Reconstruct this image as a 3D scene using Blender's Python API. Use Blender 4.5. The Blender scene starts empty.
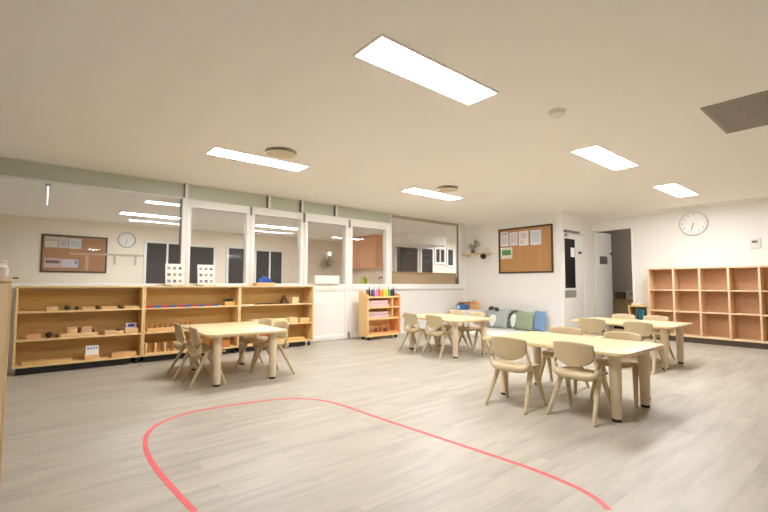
import bpy, bmesh, math, random
from mathutils import Vector, Matrix, Quaternion
R = random.Random(7)
S = bpy.context.scene
COL = S.collection
PI = math.pi

# ------------------------------------------------------------------ room dimensions (metres)
H = 2.611            # ceiling
YA = 6.781           # glazed partition plane
XB = 8.255           # pinboard wall plane
YR = 4.267           # short return wall with the door
XC = 9.714           # clock wall plane
YF = 12.6            # far wall of the next room
YK = 10.0            # kitchen wall of the next room

# ------------------------------------------------------------------ materials
def lin(h):
    h = h.lstrip('#'); out = []
    for i in (0, 2, 4):
        c = int(h[i:i+2], 16) / 255
        out.append(c / 12.92 if c <= .04045 else ((c + .055) / 1.055) ** 2.4)
    return (*out, 1)

def newmat(name):
    m = bpy.data.materials.new(name); m.use_nodes = True
    nt = m.node_tree
    return m, nt, nt.nodes['Principled BSDF']

def plain(name, hexc, rough=.55, var=.04, scale=6, metal=0, spec=.5, bump=0, bscale=200):
    m, nt, b = newmat(name)
    tc = nt.nodes.new('ShaderNodeTexCoord'); n = nt.nodes.new('ShaderNodeTexNoise')
    n.inputs['Scale'].default_value = scale; n.inputs['Detail'].default_value = 3
    nt.links.new(tc.outputs['Object'], n.inputs['Vector'])
    c = lin(hexc); mx = nt.nodes.new('ShaderNodeMix'); mx.data_type = 'RGBA'
    mx.inputs[6].default_value = (*[v * (1 - var) for v in c[:3]], 1)
    mx.inputs[7].default_value = (*[min(1, v * (1 + var)) for v in c[:3]], 1)
    nt.links.new(n.outputs['Fac'], mx.inputs[0]); nt.links.new(mx.outputs[2], b.inputs['Base Color'])
    b.inputs['Roughness'].default_value = rough; b.inputs['Metallic'].default_value = metal
    b.inputs['Specular IOR Level'].default_value = spec
    if bump:
        n2 = nt.nodes.new('ShaderNodeTexNoise'); n2.inputs['Scale'].default_value = bscale
        nt.links.new(tc.outputs['Object'], n2.inputs['Vector'])
        bp = nt.nodes.new('ShaderNodeBump'); bp.inputs['Strength'].default_value = bump; bp.inputs['Distance'].default_value = .002
        nt.links.new(n2.outputs['Fac'], bp.inputs['Height']); nt.links.new(bp.outputs['Normal'], b.inputs['Normal'])
    return m

def wood(name, h1, h2, rough=.45, stretch=(2, 22, 22)):
    m, nt, b = newmat(name)
    tc = nt.nodes.new('ShaderNodeTexCoord'); mp = nt.nodes.new('ShaderNodeMapping')
    mp.inputs['Scale'].default_value = stretch
    n = nt.nodes.new('ShaderNodeTexNoise'); n.inputs['Scale'].default_value = 1.6; n.inputs['Detail'].default_value = 6
    n.inputs['Distortion'].default_value = .6
    rp = nt.nodes.new('ShaderNodeValToRGB')
    rp.color_ramp.elements[0].position = .32; rp.color_ramp.elements[0].color = lin(h2)
    rp.color_ramp.elements[1].position = .68; rp.color_ramp.elements[1].color = lin(h1)
    L = nt.links.new
    L(tc.outputs['Object'], mp.inputs['Vector']); L(mp.outputs['Vector'], n.inputs['Vector'])
    L(n.outputs['Fac'], rp.inputs['Fac']); L(rp.outputs['Color'], b.inputs['Base Color'])
    b.inputs['Roughness'].default_value = rough
    return m

def glass(name, tint=(1, 1, 1, 1)):
    m = bpy.data.materials.new(name); m.use_nodes = True; nt = m.node_tree; nt.nodes.clear()
    L = nt.links.new; N = nt.nodes.new
    out = N('ShaderNodeOutputMaterial'); mix = N('ShaderNodeMixShader'); tr = N('ShaderNodeBsdfTransparent'); gl = N('ShaderNodeBsdfGlossy')
    tr.inputs['Color'].default_value = tint; gl.inputs['Roughness'].default_value = .02
    g = N('ShaderNodeNewGeometry'); dt = N('ShaderNodeVectorMath'); dt.operation = 'DOT_PRODUCT'
    L(g.outputs['Normal'], dt.inputs[0]); L(g.outputs['Incoming'], dt.inputs[1])
    def mth(op, a, v=None, v0=None):
        k = N('ShaderNodeMath'); k.operation = op
        if a is not None: L(a, k.inputs[0])
        if v0 is not None: k.inputs[0].default_value = v0
        if v is not None:
            if isinstance(v, (int, float)): k.inputs[1].default_value = v
            else: L(v, k.inputs[1])
        return k.outputs[0]
    a = mth('ABSOLUTE', dt.outputs['Value']); s = N('ShaderNodeMath'); s.operation = 'SUBTRACT'; s.inputs[0].default_value = 1; L(a, s.inputs[1])
    p = mth('POWER', s.outputs[0], 5); q = mth('MULTIPLY', p, .96); f = mth('ADD', q, .04)
    L(f, mix.inputs[0]); L(tr.outputs[0], mix.inputs[1]); L(gl.outputs[0], mix.inputs[2]); L(mix.outputs[0], out.inputs['Surface'])
    return m

def emit(name, col, strength):
    m = bpy.data.materials.new(name); m.use_nodes = True; nt = m.node_tree; nt.nodes.clear()
    out = nt.nodes.new('ShaderNodeOutputMaterial'); e = nt.nodes.new('ShaderNodeEmission')
    e.inputs['Color'].default_value = (*col, 1); e.inputs['Strength'].default_value = strength
    nt.links.new(e.outputs[0], out.inputs['Surface']); return m

def floor_mat():
    m, nt, b = newmat('grey oak vinyl planks'); L = nt.links.new; N = nt.nodes.new
    tc = N('ShaderNodeTexCoord')
    br = N('ShaderNodeTexBrick'); br.offset = .37; br.inputs['Scale'].default_value = 1
    br.inputs['Brick Width'].default_value = 1.22; br.inputs['Row Height'].default_value = .18
    br.inputs['Mortar Size'].default_value = .0008; br.inputs['Bias'].default_value = 0
    br.inputs['Color1'].default_value = (0, 0, 0, 1); br.inputs['Color2'].default_value = (1, 1, 1, 1); br.inputs['Mortar'].default_value = (0, 0, 0, 1)
    L(tc.outputs['Object'], br.inputs['Vector'])
    mp = N('ShaderNodeMapping'); mp.inputs['Scale'].default_value = (.8, 6, 1); L(tc.outputs['Object'], mp.inputs['Vector'])
    off = N('ShaderNodeVectorMath'); off.operation = 'MULTIPLY_ADD'; L(br.outputs['Color'], off.inputs[0]); off.inputs[1].default_value = (7, 3, 0); L(mp.outputs['Vector'], off.inputs[2])
    n = N('ShaderNodeTexNoise'); n.inputs['Scale'].default_value = 1.5; n.inputs['Detail'].default_value = 7; n.inputs['Roughness'].default_value = .62; n.inputs['Distortion'].default_value = .5
    L(off.outputs['Vector'], n.inputs['Vector'])
    rp = N('ShaderNodeValToRGB'); e = rp.color_ramp.elements
    e[0].position = .28; e[0].color = lin('a0988a'); e[1].position = .74; e[1].color = lin('c0b8aa')
    x = rp.color_ramp.elements.new(.5); x.color = lin('b2aa9c')
    L(n.outputs['Fac'], rp.inputs['Fac'])
    tone = N('ShaderNodeMapRange'); tone.inputs['To Min'].default_value = .94; tone.inputs['To Max'].default_value = 1.03
    L(br.outputs['Color'], tone.inputs['Value'])
    hs = N('ShaderNodeHueSaturation'); L(rp.outputs['Color'], hs.inputs['Color']); L(tone.outputs['Result'], hs.inputs['Value'])
    mx = N('ShaderNodeMix'); mx.data_type = 'RGBA'; L(br.outputs['Fac'], mx.inputs[0]); L(hs.outputs['Color'], mx.inputs[6]); mx.inputs[7].default_value = lin('9a9183')
    L(mx.outputs[2], b.inputs['Base Color'])
    b.inputs['Roughness'].default_value = .42; b.inputs['Specular IOR Level'].default_value = .4
    return m

LAMP = 63
M = dict(
    wall=plain('white wall paint', 'efece6', .7, .015, 2), ceil=plain('ceiling paint', 'fbf8f3', .8, .015, 1.5),
    white=plain('white joinery', 'efede8', .4, .015), floor=floor_mat(),
    transom=plain('grey green frosted panel', 'c4cab9', .35, .03, 1.5), glass=glass('clear glass'),
    alu=plain('anodised dark strip', '77726a', .4, .03, metal=.6), darkglass=plain('night glass lightened for reflections', '454346', .06, .1, 1),  # window glass colour is lightened to stand in for grey reflections
    black=plain('black plastic', '15130f', .5), plinth=plain('black plinth and gap shade', '1b150f', .6),
    shelf=wood('maple shelf board', 'e9cb93', 'dfbc82'), shelfback=wood('maple shelf back', 'dab878', 'cda866'),
    cubby=wood('pale pinkish birch board', 'ecd0ab', 'e3c199'), cubbyin=wood('shade darkened birch inner board', 'cda47e', 'c0946e'),  # inner board is darkened, cubbyhole shade put into its colour
    table=wood('maple laminate top', 'e0c89f', 'd8be92', .35, (3, 16, 16)), tleg=plain('cream table leg', 'e3d1b2', .45),
    chair=plain('beige moulded plastic', 'c9b590', .42, .03, 5), rubber=plain('black rubber', '1a1815', .7),
    cork2=plain('dull cork board', 'b3835c', .85, .09, 60), cork=plain('cork board', 'c7945c', .85, .09, 60), frame=plain('dark bronze frame', '4a382b', .45),
    paper=plain('white paper', 'efeef0', .8, .03, 30), print_=plain('printed grey ink', '9b9aa0', .8, .1, 60),
    tape=plain('red floor tape', 'e05a5e', .5, .06, 9), silver=plain('clock rim silver', 'd6d3ce', .4, .02),
    grille=plain('grey return air grille', 'a0988e', .6), diffuser=emit('light diffuser', (.975, .985, 1.0), LAMP),
    tan=plain('tan painted board', 'd0b48c', .6), orange=wood('orange timber veneer', 'ecb389', 'e3a77b'),
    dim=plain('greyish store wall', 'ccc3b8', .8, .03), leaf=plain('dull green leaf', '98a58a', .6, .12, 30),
    decal=plain('grey green wall decal', 'aea691', .7, .08, 30),
)
def colour(h, rough=.5):
    k = 'colour ' + h
    if k not in M: M[k] = plain(k, h, rough, .05, 25)
    return M[k]
BOX = lambda h: colour(h)

# ------------------------------------------------------------------ mesh builder
class B:
    def __init__(s): s.bm = bmesh.new()
    def _xf(s, vs, mat):
        if mat is not None: bmesh.ops.transform(s.bm, matrix=mat, verts=vs)
    def box(s, x0, x1, y0, y1, z0, z1, bev=0, mat=None, seg=2):
        bm = bmesh.new(); r = bmesh.ops.create_cube(bm, size=1)
        for v in bm.verts:
            v.co = Vector(((x0 + x1) / 2 + v.co.x * (x1 - x0), (y0 + y1) / 2 + v.co.y * (y1 - y0), (z0 + z1) / 2 + v.co.z * (z1 - z0)))
        if bev: bmesh.ops.bevel(bm, geom=list(bm.edges), offset=bev, segments=seg, affect='EDGES', profile=.5)
        if mat is not None: bm.transform(mat)
        s.join(bm); return s
    def join(s, bm):
        me = bpy.data.meshes.new('tmp'); bm.to_mesh(me); bm.free(); s.bm.from_mesh(me); bpy.data.meshes.remove(me)
    def lathe(s, prof, c=(0, 0, 0), n=28, mat=None, ring=False):
        bm = bmesh.new(); rings = []
        for r, z in prof:
            rings.append([bm.verts.new((r * math.cos(2 * PI * i / n), r * math.sin(2 * PI * i / n), z)) for i in range(n)] if r > 1e-6 else [bm.verts.new((0, 0, z))])
        for a, b in zip(rings, rings[1:] + (rings[:1] if ring else [])):
            if len(a) == 1 and len(b) == 1: continue
            for i in range(n):
                j = (i + 1) % n
                if len(a) == 1: bm.faces.new((a[0], b[i], b[j]))
                elif len(b) == 1: bm.faces.new((a[i], a[j], b[0]))
                else: bm.faces.new((a[i], a[j], b[j], b[i]))
        for rg, flip in ((rings[0], True), (rings[-1], False)):
            if len(rg) > 1 and not ring: bm.faces.new(rg[::-1] if flip else rg)
        if mat is not None: bm.transform(mat)
        bmesh.ops.translate(bm, verts=bm.verts, vec=c)
        bmesh.ops.recalc_face_normals(bm, faces=bm.faces); s.join(bm); return s
    def tube(s, pts, rad, n=12, sq=1.0):
        pts = [Vector(p) for p in pts]; rad = rad if isinstance(rad, (list, tuple)) else [rad] * len(pts)
        bm = bmesh.new(); rings = []
        for i, p in enumerate(pts):
            d = (pts[min(i + 1, len(pts) - 1)] - pts[max(i - 1, 0)]).normalized()
            q = d.to_track_quat('Z', 'Y')
            rings.append([bm.verts.new(p + q @ Vector((rad[i] * math.cos(2 * PI * k / n), rad[i] * sq * math.sin(2 * PI * k / n), 0))) for k in range(n)])
        for a, b in zip(rings, rings[1:]):
            for k in range(n): bm.faces.new((a[k], a[(k + 1) % n], b[(k + 1) % n], b[k]))
        bm.faces.new(rings[0][::-1]); bm.faces.new(rings[-1])
        bmesh.ops.recalc_face_normals(bm, faces=bm.faces); s.join(bm); return s
    def prism(s, poly, z0, z1, bev=0, mat=None):
        bm = bmesh.new(); a = [bm.verts.new((x, y, z0)) for x, y in poly]; b = [bm.verts.new((x, y, z1)) for x, y in poly]; n = len(poly)
        bm.faces.new(a[::-1]); bm.faces.new(b)
        for i in range(n): bm.faces.new((a[i], a[(i + 1) % n], b[(i + 1) % n], b[i]))
        bmesh.ops.recalc_face_normals(bm, faces=bm.faces)
        if bev:
            ed = [e for e in bm.edges if abs(e.verts[0].co.z - e.verts[1].co.z) < 1e-6]
            bmesh.ops.bevel(bm, geom=ed, offset=bev, segments=2, affect='EDGES', profile=.5)
        if mat is not None: bm.transform(mat)
        s.join(bm); return s
    def grid(s, fn, nu, nv):
        bm = bmesh.new(); g = [[bm.verts.new(fn(-1 + 2 * i / nu, -1 + 2 * j / nv)) for j in range(nv + 1)] for i in range(nu + 1)]
        for i in range(nu):
            for j in range(nv): bm.faces.new((g[i][j], g[i + 1][j], g[i + 1][j + 1], g[i][j + 1]))
        s.join(bm); return s
    def build(s, name, mat, parent=None, loc=None, rotz=0, smooth=True):
        me = bpy.data.meshes.new(name); s.bm.to_mesh(me); s.bm.free(); me.materials.append(mat)
        if smooth:
            me.shade_smooth(); me.set_sharp_from_angle(angle=math.radians(38))
        o = bpy.data.objects.new(name, me); COL.objects.link(o)
        if parent: o.parent = parent
        if loc: o.location = loc
        if rotz: o.rotation_euler.z = rotz
        return o

def tag(o, label, cat, group=None):
    o['label'] = label; o['category'] = cat
    if group: o['group'] = group
    return o
def thing(name, label, cat, loc=(0, 0, 0), rotz=0, group=None):
    o = bpy.data.objects.new(name, None); COL.objects.link(o); o.empty_display_size = .1
    o.location = loc; o.rotation_euler = (0, 0, rotz)
    return tag(o, label, cat, group)
def struct(o): o['kind'] = 'structure'; return o
def sbox(name, mat, *a, bev=0): return struct(B().box(*a, bev=bev).build(name, mat))
def sroot(name, loc=(0, 0, 0)):
    o = bpy.data.objects.new(name, None); COL.objects.link(o); o.location = loc; return struct(o)
def dup(root, loc, rotz, label, group=None):
    r = root.copy(); COL.objects.link(r); r.location = loc; r.rotation_euler = (0, 0, rotz); r['label'] = label
    if group: r['group'] = group
    for ch in list(root.children):
        c = ch.copy(); COL.objects.link(c); c.parent = r
        for g in list(ch.children):
            d = g.copy(); COL.objects.link(d); d.parent = c
    return r
def rrect(hx, hy, r, n=6):
    out = []
    for cx, cy, a0 in ((hx - r, hy - r, 0), (-hx + r, hy - r, 90), (-hx + r, -hy + r, 180), (hx - r, -hy + r, 270)):
        for k in range(n + 1):
            a = math.radians(a0 + 90 * k / n); out.append((cx + r * math.cos(a), cy + r * math.sin(a)))
    return out

# ------------------------------------------------------------------ setting
sbox('floor', M['floor'], -3.2, 16, -3.2, 13, -.1, 0)
sbox('ceiling', M['ceil'], -3.2, 16, -3.2, 13, H, H + .1)
W = M['wall']; WH = M['white']
# partition: low wall, stub, and behind-camera shell
sbox('wall_left', W, -3.2, 3.66, YA, YA + .1, 0, 1.03)
sbox('wall_corner', W, 8.09, XB + .1, YA, YA + .1, 0, H)
sbox('wall_lower', W, 5.72, 8.09, YA, YA + .1, 0, 1.03)
sbox('wall_back', W, XB, XB + .1, YR, YA, 0, H)
sbox('wall_return', W, XB + .1, XC + .1, YR, YR + .1, 0, H)
# clock wall with a doorway
wr = sroot('wall_right')
B().box(XC, XC + .12, -3.2, 3.453, 0, H).build('wall_panel', W, wr)
B().box(XC, XC + .12, 3.453, YR, 2.29, H).build('wall_lintel', W, wr)
sbox('wall_near', W, -3.2, XC + .1, -3.3, -3.2, 0, H)
sbox('wall_side', W, -3.3, -3.2, -3.3, 13, 0, H)
# next room shell
WF = plain('cream wall paint', 'f3e9d8', .7, .015, 2)
sbox('wall_far', WF, -3.2, 8.3, YF, YF + .1, 0, H)
sbox('wall_kitchen', WF, 8.3, 8.4, YK, YF + .1, 0, H)
sbox('wall_kitchen_back', WF, 8.4, 15.2, YK, YK + .1, 0, H)
sbox('wall_end', WF, 15.1, 15.2, 6.7, YK, 0, H)
sbox('wall_outer', W, XB + .1, 15.2, YA, YA + .1, 0, H)
# store room behind the doorway
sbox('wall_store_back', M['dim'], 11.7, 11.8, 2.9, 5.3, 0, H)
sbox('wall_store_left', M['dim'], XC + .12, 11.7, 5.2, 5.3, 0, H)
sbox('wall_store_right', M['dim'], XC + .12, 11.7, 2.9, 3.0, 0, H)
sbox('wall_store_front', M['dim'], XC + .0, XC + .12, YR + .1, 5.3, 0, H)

# cornices
def cornice(name, p0, p1, nrm):
    prof = [(0, H), (.055, H), (.05, H - .012), (.03, H - .03), (.012, H - .055), (0, H - .06)]
    bm = bmesh.new(); n = Vector((*nrm, 0)); rows = []
    for p in (p0, p1): rows.append([bm.verts.new((p[0] + n.x * d, p[1] + n.y * d, z)) for d, z in prof])
    k = len(prof)
    for i in range(k): bm.faces.new((rows[0][i], rows[0][(i + 1) % k], rows[1][(i + 1) % k], rows[1][i]))
    bm.faces.new(rows[0]); bm.faces.new(rows[1][::-1]); bmesh.ops.recalc_face_normals(bm, faces=bm.faces)
    b = B(); b.join(bm); struct(b.build(name, M['ceil']))
cornice('trim_1', (XB, YR - .055), (XB, YA), (-1, 0))
cornice('trim_2', (XB - .055, YR), (XC, YR), (0, -1))
cornice('trim_3', (XC, -3.2), (XC, YR), (-1, 0))
# skirtings
sbox('baseboard_back', WH, XB - .014, XB, YR, YA, 0, .08)
sbox('baseboard_right', WH, XC - .014, XC, -3.2, 3.40, 0, .08)
sbox('baseboard_left', WH, 5.8, XB - .014, YA - .014, YA, 0, .08)
# door frame of the doorway
fr = sroot('door_1')
B().box(XC - .02, XC + .13, 3.40, 3.455, 0, 2.34, .004).build('door_jamb', WH, fr)
B().box(XC - .012, XC + .02, YR - .014, YR - .001, 0, 2.29, .004).build('door_jamb', WH, fr)
B().box(XC - .02, XC + .13, 3.455, YR - .001, 2.285, 2.34, .004).build('door_head', WH, fr)
# open leaf swung into the store room
lf = sroot('door_2', (XC + .022, YR - .016, 0)); lf.rotation_euler.z = math.radians(-8)
B().box(0, .66, -.03, 0, .01, 2.28, .003).build('door_leaf', WH, lf)
B().box(.17, .47, -.036, -.03, 1.55, 1.73, .002).build('sign_plate', colour('6f6862'), lf)
k = B().lathe([(.02, 0), (.02, .03), (.03, .04), (.03, .06), (0, .065)], mat=Matrix.Rotation(PI / 2, 4, 'X'))
k.build('door_handle', colour('6a655e', .3), lf, (.60, -.03, 1.80))
# white door with a vision panel in the return wall
d3 = sroot('door_3')
dy = YR - .014
leaf3 = B().box(8.33, 9.22, dy, YR, .005, 2.16, .003).build('door_leaf', WH, d3)
B().box(8.285, 8.33, YR - .022, YR, 0, 2.22, .003).build('door_jamb', WH, d3)
B().box(9.22, 9.27, YR - .022, YR, 0, 2.22, .003).build('door_jamb', WH, d3)
B().box(8.33, 9.22, YR - .022, YR, 2.165, 2.22, .003).build('door_head', WH, d3)
B().box(8.36, 8.82, dy - .004, dy, 1.0, 2.04).build('vision_panel', colour('17181a', .15), d3)
b = B()
for a in ((8.335, 8.36, dy - .012, dy, .98, 2.06), (8.82, 8.845, dy - .012, dy, .98, 2.06), (8.36, 8.82, dy - .012, dy, 2.04, 2.06), (8.36, 8.82, dy - .012, dy, .98, 1.0)): b.box(*a)
b.build('panel_bead', WH, d3)
B().box(8.36, 8.84, dy - .006, dy, .80, .955, .002).build('push_plate', colour('8f8f8e', .4), d3)
B().box(8.34, 8.95, dy - .06, dy, 2.175, 2.215, .006).build('door_closer', colour('6e6a64', .4), d3)
B().box(8.37, 8.47, dy - .05, dy, 2.08, 2.135, .006).build('closer_body', colour('a5a19a', .4), d3)
B().lathe([(.025, 0), (.025, .02), (.03, .035), (.026, .05), (0, .055)], mat=Matrix.Rotation(PI / 2, 4, 'X')).build('door_handle', colour('5c5750', .3), d3, (9.0, dy, 1.765))
tag(B().box(8.63, 8.80, dy - .008, dy - .004, 1.66, 1.86).build('paper_notice', M['paper']), 'white notice stuck on the dark glass strip of the door', 'paper')
# white frame edge at the right border of the clock wall
sbox('trim_4', WH, XC - .03, XC, 1.20, 1.325, 1.68, 2.5, bev=.004)

# ------------------------------------------------------------------ glazed partition
def pane(x0, x1, z0, z1, parent, y=YA + .05, mat='glass', name='pane'):
    return B().box(x0, x1, y, y + .006, z0, z1).build(name, M[mat], parent, smooth=False)
def window(name, x0, x1, z0, z1, f, mat='glass', sill=True, edge=False, y0=YA - .015, y1=YA + .1, ftop=None, fbot=None):
    r = sroot(name); b = B(); ft = ftop if ftop is not None else f; fb = fbot if fbot is not None else f
    b.box(x0, x0 + f, y0, y1, z0, z1, .003); b.box(x1 - f, x1, y0, y1, z0, z1, .003)
    b.box(x0 + f, x1 - f, y0, y1, z1 - ft, z1, .003); b.box(x0 + f, x1 - f, y0, y1, z0, z0 + fb, .003)
    b.build('window_frame', WH, r)
    pane(x0 + f, x1 - f, z0 + fb, z1 - ft, r, mat=mat)
    return r
ZS = 1.03
# large pane at left
r = window('window_1', -3.1, 1.665, ZS, 2.375, .06, ftop=.012, fbot=.042)
B().box(-3.0, 1.605, YA + .02, YA + .08, 2.366, 2.378).build('glazing_strip', M['alu'], r)
B().box(1.590, 1.605, YA - .004, YA + .08, 1.075, 2.36).build('glazing_strip', M['alu'], r)
# folding leaves
r = window('window_2', 1.667, 2.668, ZS, 2.372, .066, ftop=.13, fbot=.045)
B().box(1.78, 2.59, YA - .018, YA - .012, 2.238, 2.246).build('glazing_strip', M['alu'], r)
B().box(2.655, 2.685, YA - .04, YA - .016, 2.22, 2.37, .004).build('hinge', colour('8d8984', .35), r)
r = window('window_3', 2.672, 3.672, ZS, 2.372, .07, ftop=.13, fbot=.045)
B().box(2.75, 3.59, YA - .018, YA - .012, 2.238, 2.246).build('glazing_strip', M['alu'], r)
B().box(3.655, 3.69, YA - .04, YA - .016, 2.20, 2.37, .004).build('hinge', colour('8d8984', .35), r)
def leaf(name, x0, x1, f):
    r = window(name, x0, x1, .94, 2.345, f, ftop=.12, fbot=.135)
    b = B(); y0, y1 = YA - .015, YA + .06
    b.box(x0, x0 + f, y0, y1, .008, .94, .003); b.box(x1 - f, x1, y0, y1, .008, .94, .003); b.box(x0 + f, x1 - f, y0, y1, .008, .1, .003)
    b.build('lower_frame', WH, r)
    B().box(x0 + f, x1 - f, YA + .005, YA + .05, .1, .94).build('lower_panel', WH, r)
    B().box(x0 + f, x1 - f, YA - .018, YA - .012, 2.218, 2.226).build('glazing_strip', M['alu'], r)
    return r
r = leaf('door_4', 3.676, 4.676, .08)
B().box(4.66, 4.695, YA - .04, YA - .016, 2.19, 2.34, .004).build('hinge', colour('8d8984', .35), r)
B().box(4.655, 4.69, YA - .05, YA - .016, .02, .14, .006).build('floor_bolt', colour('8a8884', .35), r)
leaf('door_5', 4.68, 5.715, .08)
# transoms
for i, (x0, x1) in enumerate(((-3.1, 1.66), (1.66, 3.0), (3.0, 3.64), (3.64, 4.38), (4.38, 5.76))):
    w = window('window_%d' % (4 + i), x0, x1, 2.378, H - .001, .022, mat='transom', ftop=.006, fbot=.004)
    B().box(x1 - .032, x1 - .022, YA - .002, YA + .06, 2.384, H - .008).build('glazing_strip', M['alu'], w)
sbox('trim_5', WH, 3.676, 5.715, YA - .012, YA + .09, 2.345, 2.378)
# fixed window at right
r = window('window_9', 5.716, 8.09, ZS, H - .001, .075, ftop=.03, fbot=.048)
B().box(5.79, 8.015, YA - .004, YA + .06, H - .085, H - .03).build('head_strip', colour('b3a58e'), r)
B().box(8.008, 8.016, YA + .02, YA + .06, 1.08, H - .03).build('glazing_strip', M['alu'], r)
B().box(7.93, 7.96, YA + .02, YA + .045, 1.08, 1.24, .004).build('window_latch', colour('6b665e', .4), r)
sbox('trim_6', WH, 5.72, 8.16, YA - .04, YA - .016, .955, 1.03, bev=.004)
sbox('trim_7', WH, -3.1, 3.67, YA - .03, YA - .0, 1.0, 1.03)
# notice leaning on the sill of the glazed door
t = thing('paper_tray', 'white shallow box on the ledge of the glazed door', 'box', (4.155, YA - .05, 1.075))
B().box(-.265, .265, -.02, .03, 0, .155, .006).build('tray_body', WH, t)
B().box(-.255, .255, -.024, -.02, .11, .117).build('tray_lip', colour('d9d9de'), t)
tag(B().box(-.275, -.22, YA - .055, YA - .02, 1.125, 1.142, .004).build('window_catch', M['black']), 'small black catch at the left end of the big pane sill', 'catch')

# ------------------------------------------------------------------ ceiling fittings
def ceiling_light(x, y, label):
    t = thing('ceiling_light', label, 'ceiling light', (x, y, H), 0, 'recessed light panels in the main room ceiling')
    b = B(); f = .016; X, Y = 1.18, .28
    for a in ((-f, X + f, -f, 0), (-f, X + f, Y, Y + f), (-f, 0, 0, Y), (X, X + f, 0, Y)): b.box(*a, -.010, -.0005)
    b.build('light_frame', colour('f1ece3'), t, smooth=False)
    B().box(0, X, 0, Y, -.009, -.001).build('diffuser', M['diffuser'], t, smooth=False)
    return t
ceiling_light(1.565, 1.925, 'largest lit panel, nearest on the ceiling, top centre')
ceiling_light(1.444, 4.755, 'long lit panel beside the larger round vent, left part of ceiling')
ceiling_light(4.659, 1.972, 'lit panel on the ceiling right of the small smoke detector')
ceiling_light(7.330, 1.980, 'lit panel farthest right, above the wall clock side')
ceiling_light(4.516, 4.737, 'thin lit panel in mid ceiling, above the fixed window')
def vent(x, y, r, label):
    t = thing('ceiling_diffuser', label, 'vent', (x, y, H), 0)
    B().lathe([(r * .55, 0), (r * .55, -.03), (r * .6, -.03), (r * .6, 0)]).build('neck', colour('6f6350'), t)
    B().lathe([(0, -.022), (r * .9, -.022), (r, -.03), (r * .98, -.04), (r * .7, -.05), (0, -.052)], n=40).build('disc', colour('d8cdb0'), t)
    B().lathe([(r * .98, 0), (r * 1.04, 0), (r * 1.04, -.008), (r * .98, -.008)], n=40, ring=True).build('ring', colour('b5aa94'), t)
vent(2.09, 4.43, .17, 'larger round ceiling vent disc behind the left lit panel')
vent(4.93, 4.40, .16, 'smaller looking round ceiling vent near the middle lit panel')
t = thing('smoke_detector', 'small round smoke detector on the bare ceiling right of centre', 'detector', (3.475, 1.80, H))
B().lathe([(.075, 0), (.075, -.012), (0, -.012)]).build('base', colour('f2ede4'), t)
B().lathe([(.062, -.012), (.06, -.03), (.045, -.042), (0, -.045)]).build('cover', colour('efe9df'), t)
t = thing('air_grille', 'dark grey return air grille at the right ceiling edge', 'grille', (4.82, .66, H))
b = B(); b.box(-.46, .46, -.31, -.285, -.012, -.001); b.box(-.46, .46, .285, .31, -.012, -.001); b.box(-.46, -.435, -.285, .285, -.012, -.001); b.box(.435, .46, -.285, .285, -.012, -.001)
b.build('grille_frame', colour('a39b91'), t)
B().box(-.435, .435, -.285, .285, -.003, -.001).build('backing', colour('968e85'), t)
b = B()
for i in range(38):
    y = -.277 + i * .015; b.box(-.435, .435, y - .006, y + .006, -.0108, -.0045)
b.build('louvres', M['grille'], t)

# ------------------------------------------------------------------ tables
def make_table():
    t = thing('activity_table', '', 'table', group='children tables')
    B().prism(rrect(.44, .65, .07, 8), .522, .552, .006).build('tabletop', M['table'], t)
    for sx in (-1, 1):
        for sy in (-1, 1):
            l = B().lathe([(.036, .022), (.038, .06), (.046, .44), (.047, .521)], n=20).build('leg', M['tleg'], t, (sx * .305, sy * .515, 0))
            B().lathe([(.031, 0), (.035, .004), (.035, .021)], n=20).build('foot', M['rubber'], l)
    return t
TB = make_table()
TABLES = [((1.775, 5.02), -2, 'maple topped table with four chairs by the long bookshelves at left'),
          ((3.845, 1.92), 0, 'maple topped table with four chairs, nearest to the camera at right'),
          ((6.49, 2.365), 0, 'maple topped table with four chairs in front of the cubbyhole unit'),
          ((5.04, 4.54), -5, 'maple topped table by the small craft shelf and floor cushions')]
for i, ((x, y), a, lb) in enumerate(TABLES):
    if i == 0:
        TB.location = (x, y, 0); TB.rotation_euler.z = math.radians(a); TB['label'] = lb
    else: dup(TB, (x, y, 0), math.radians(a), lb)

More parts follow.
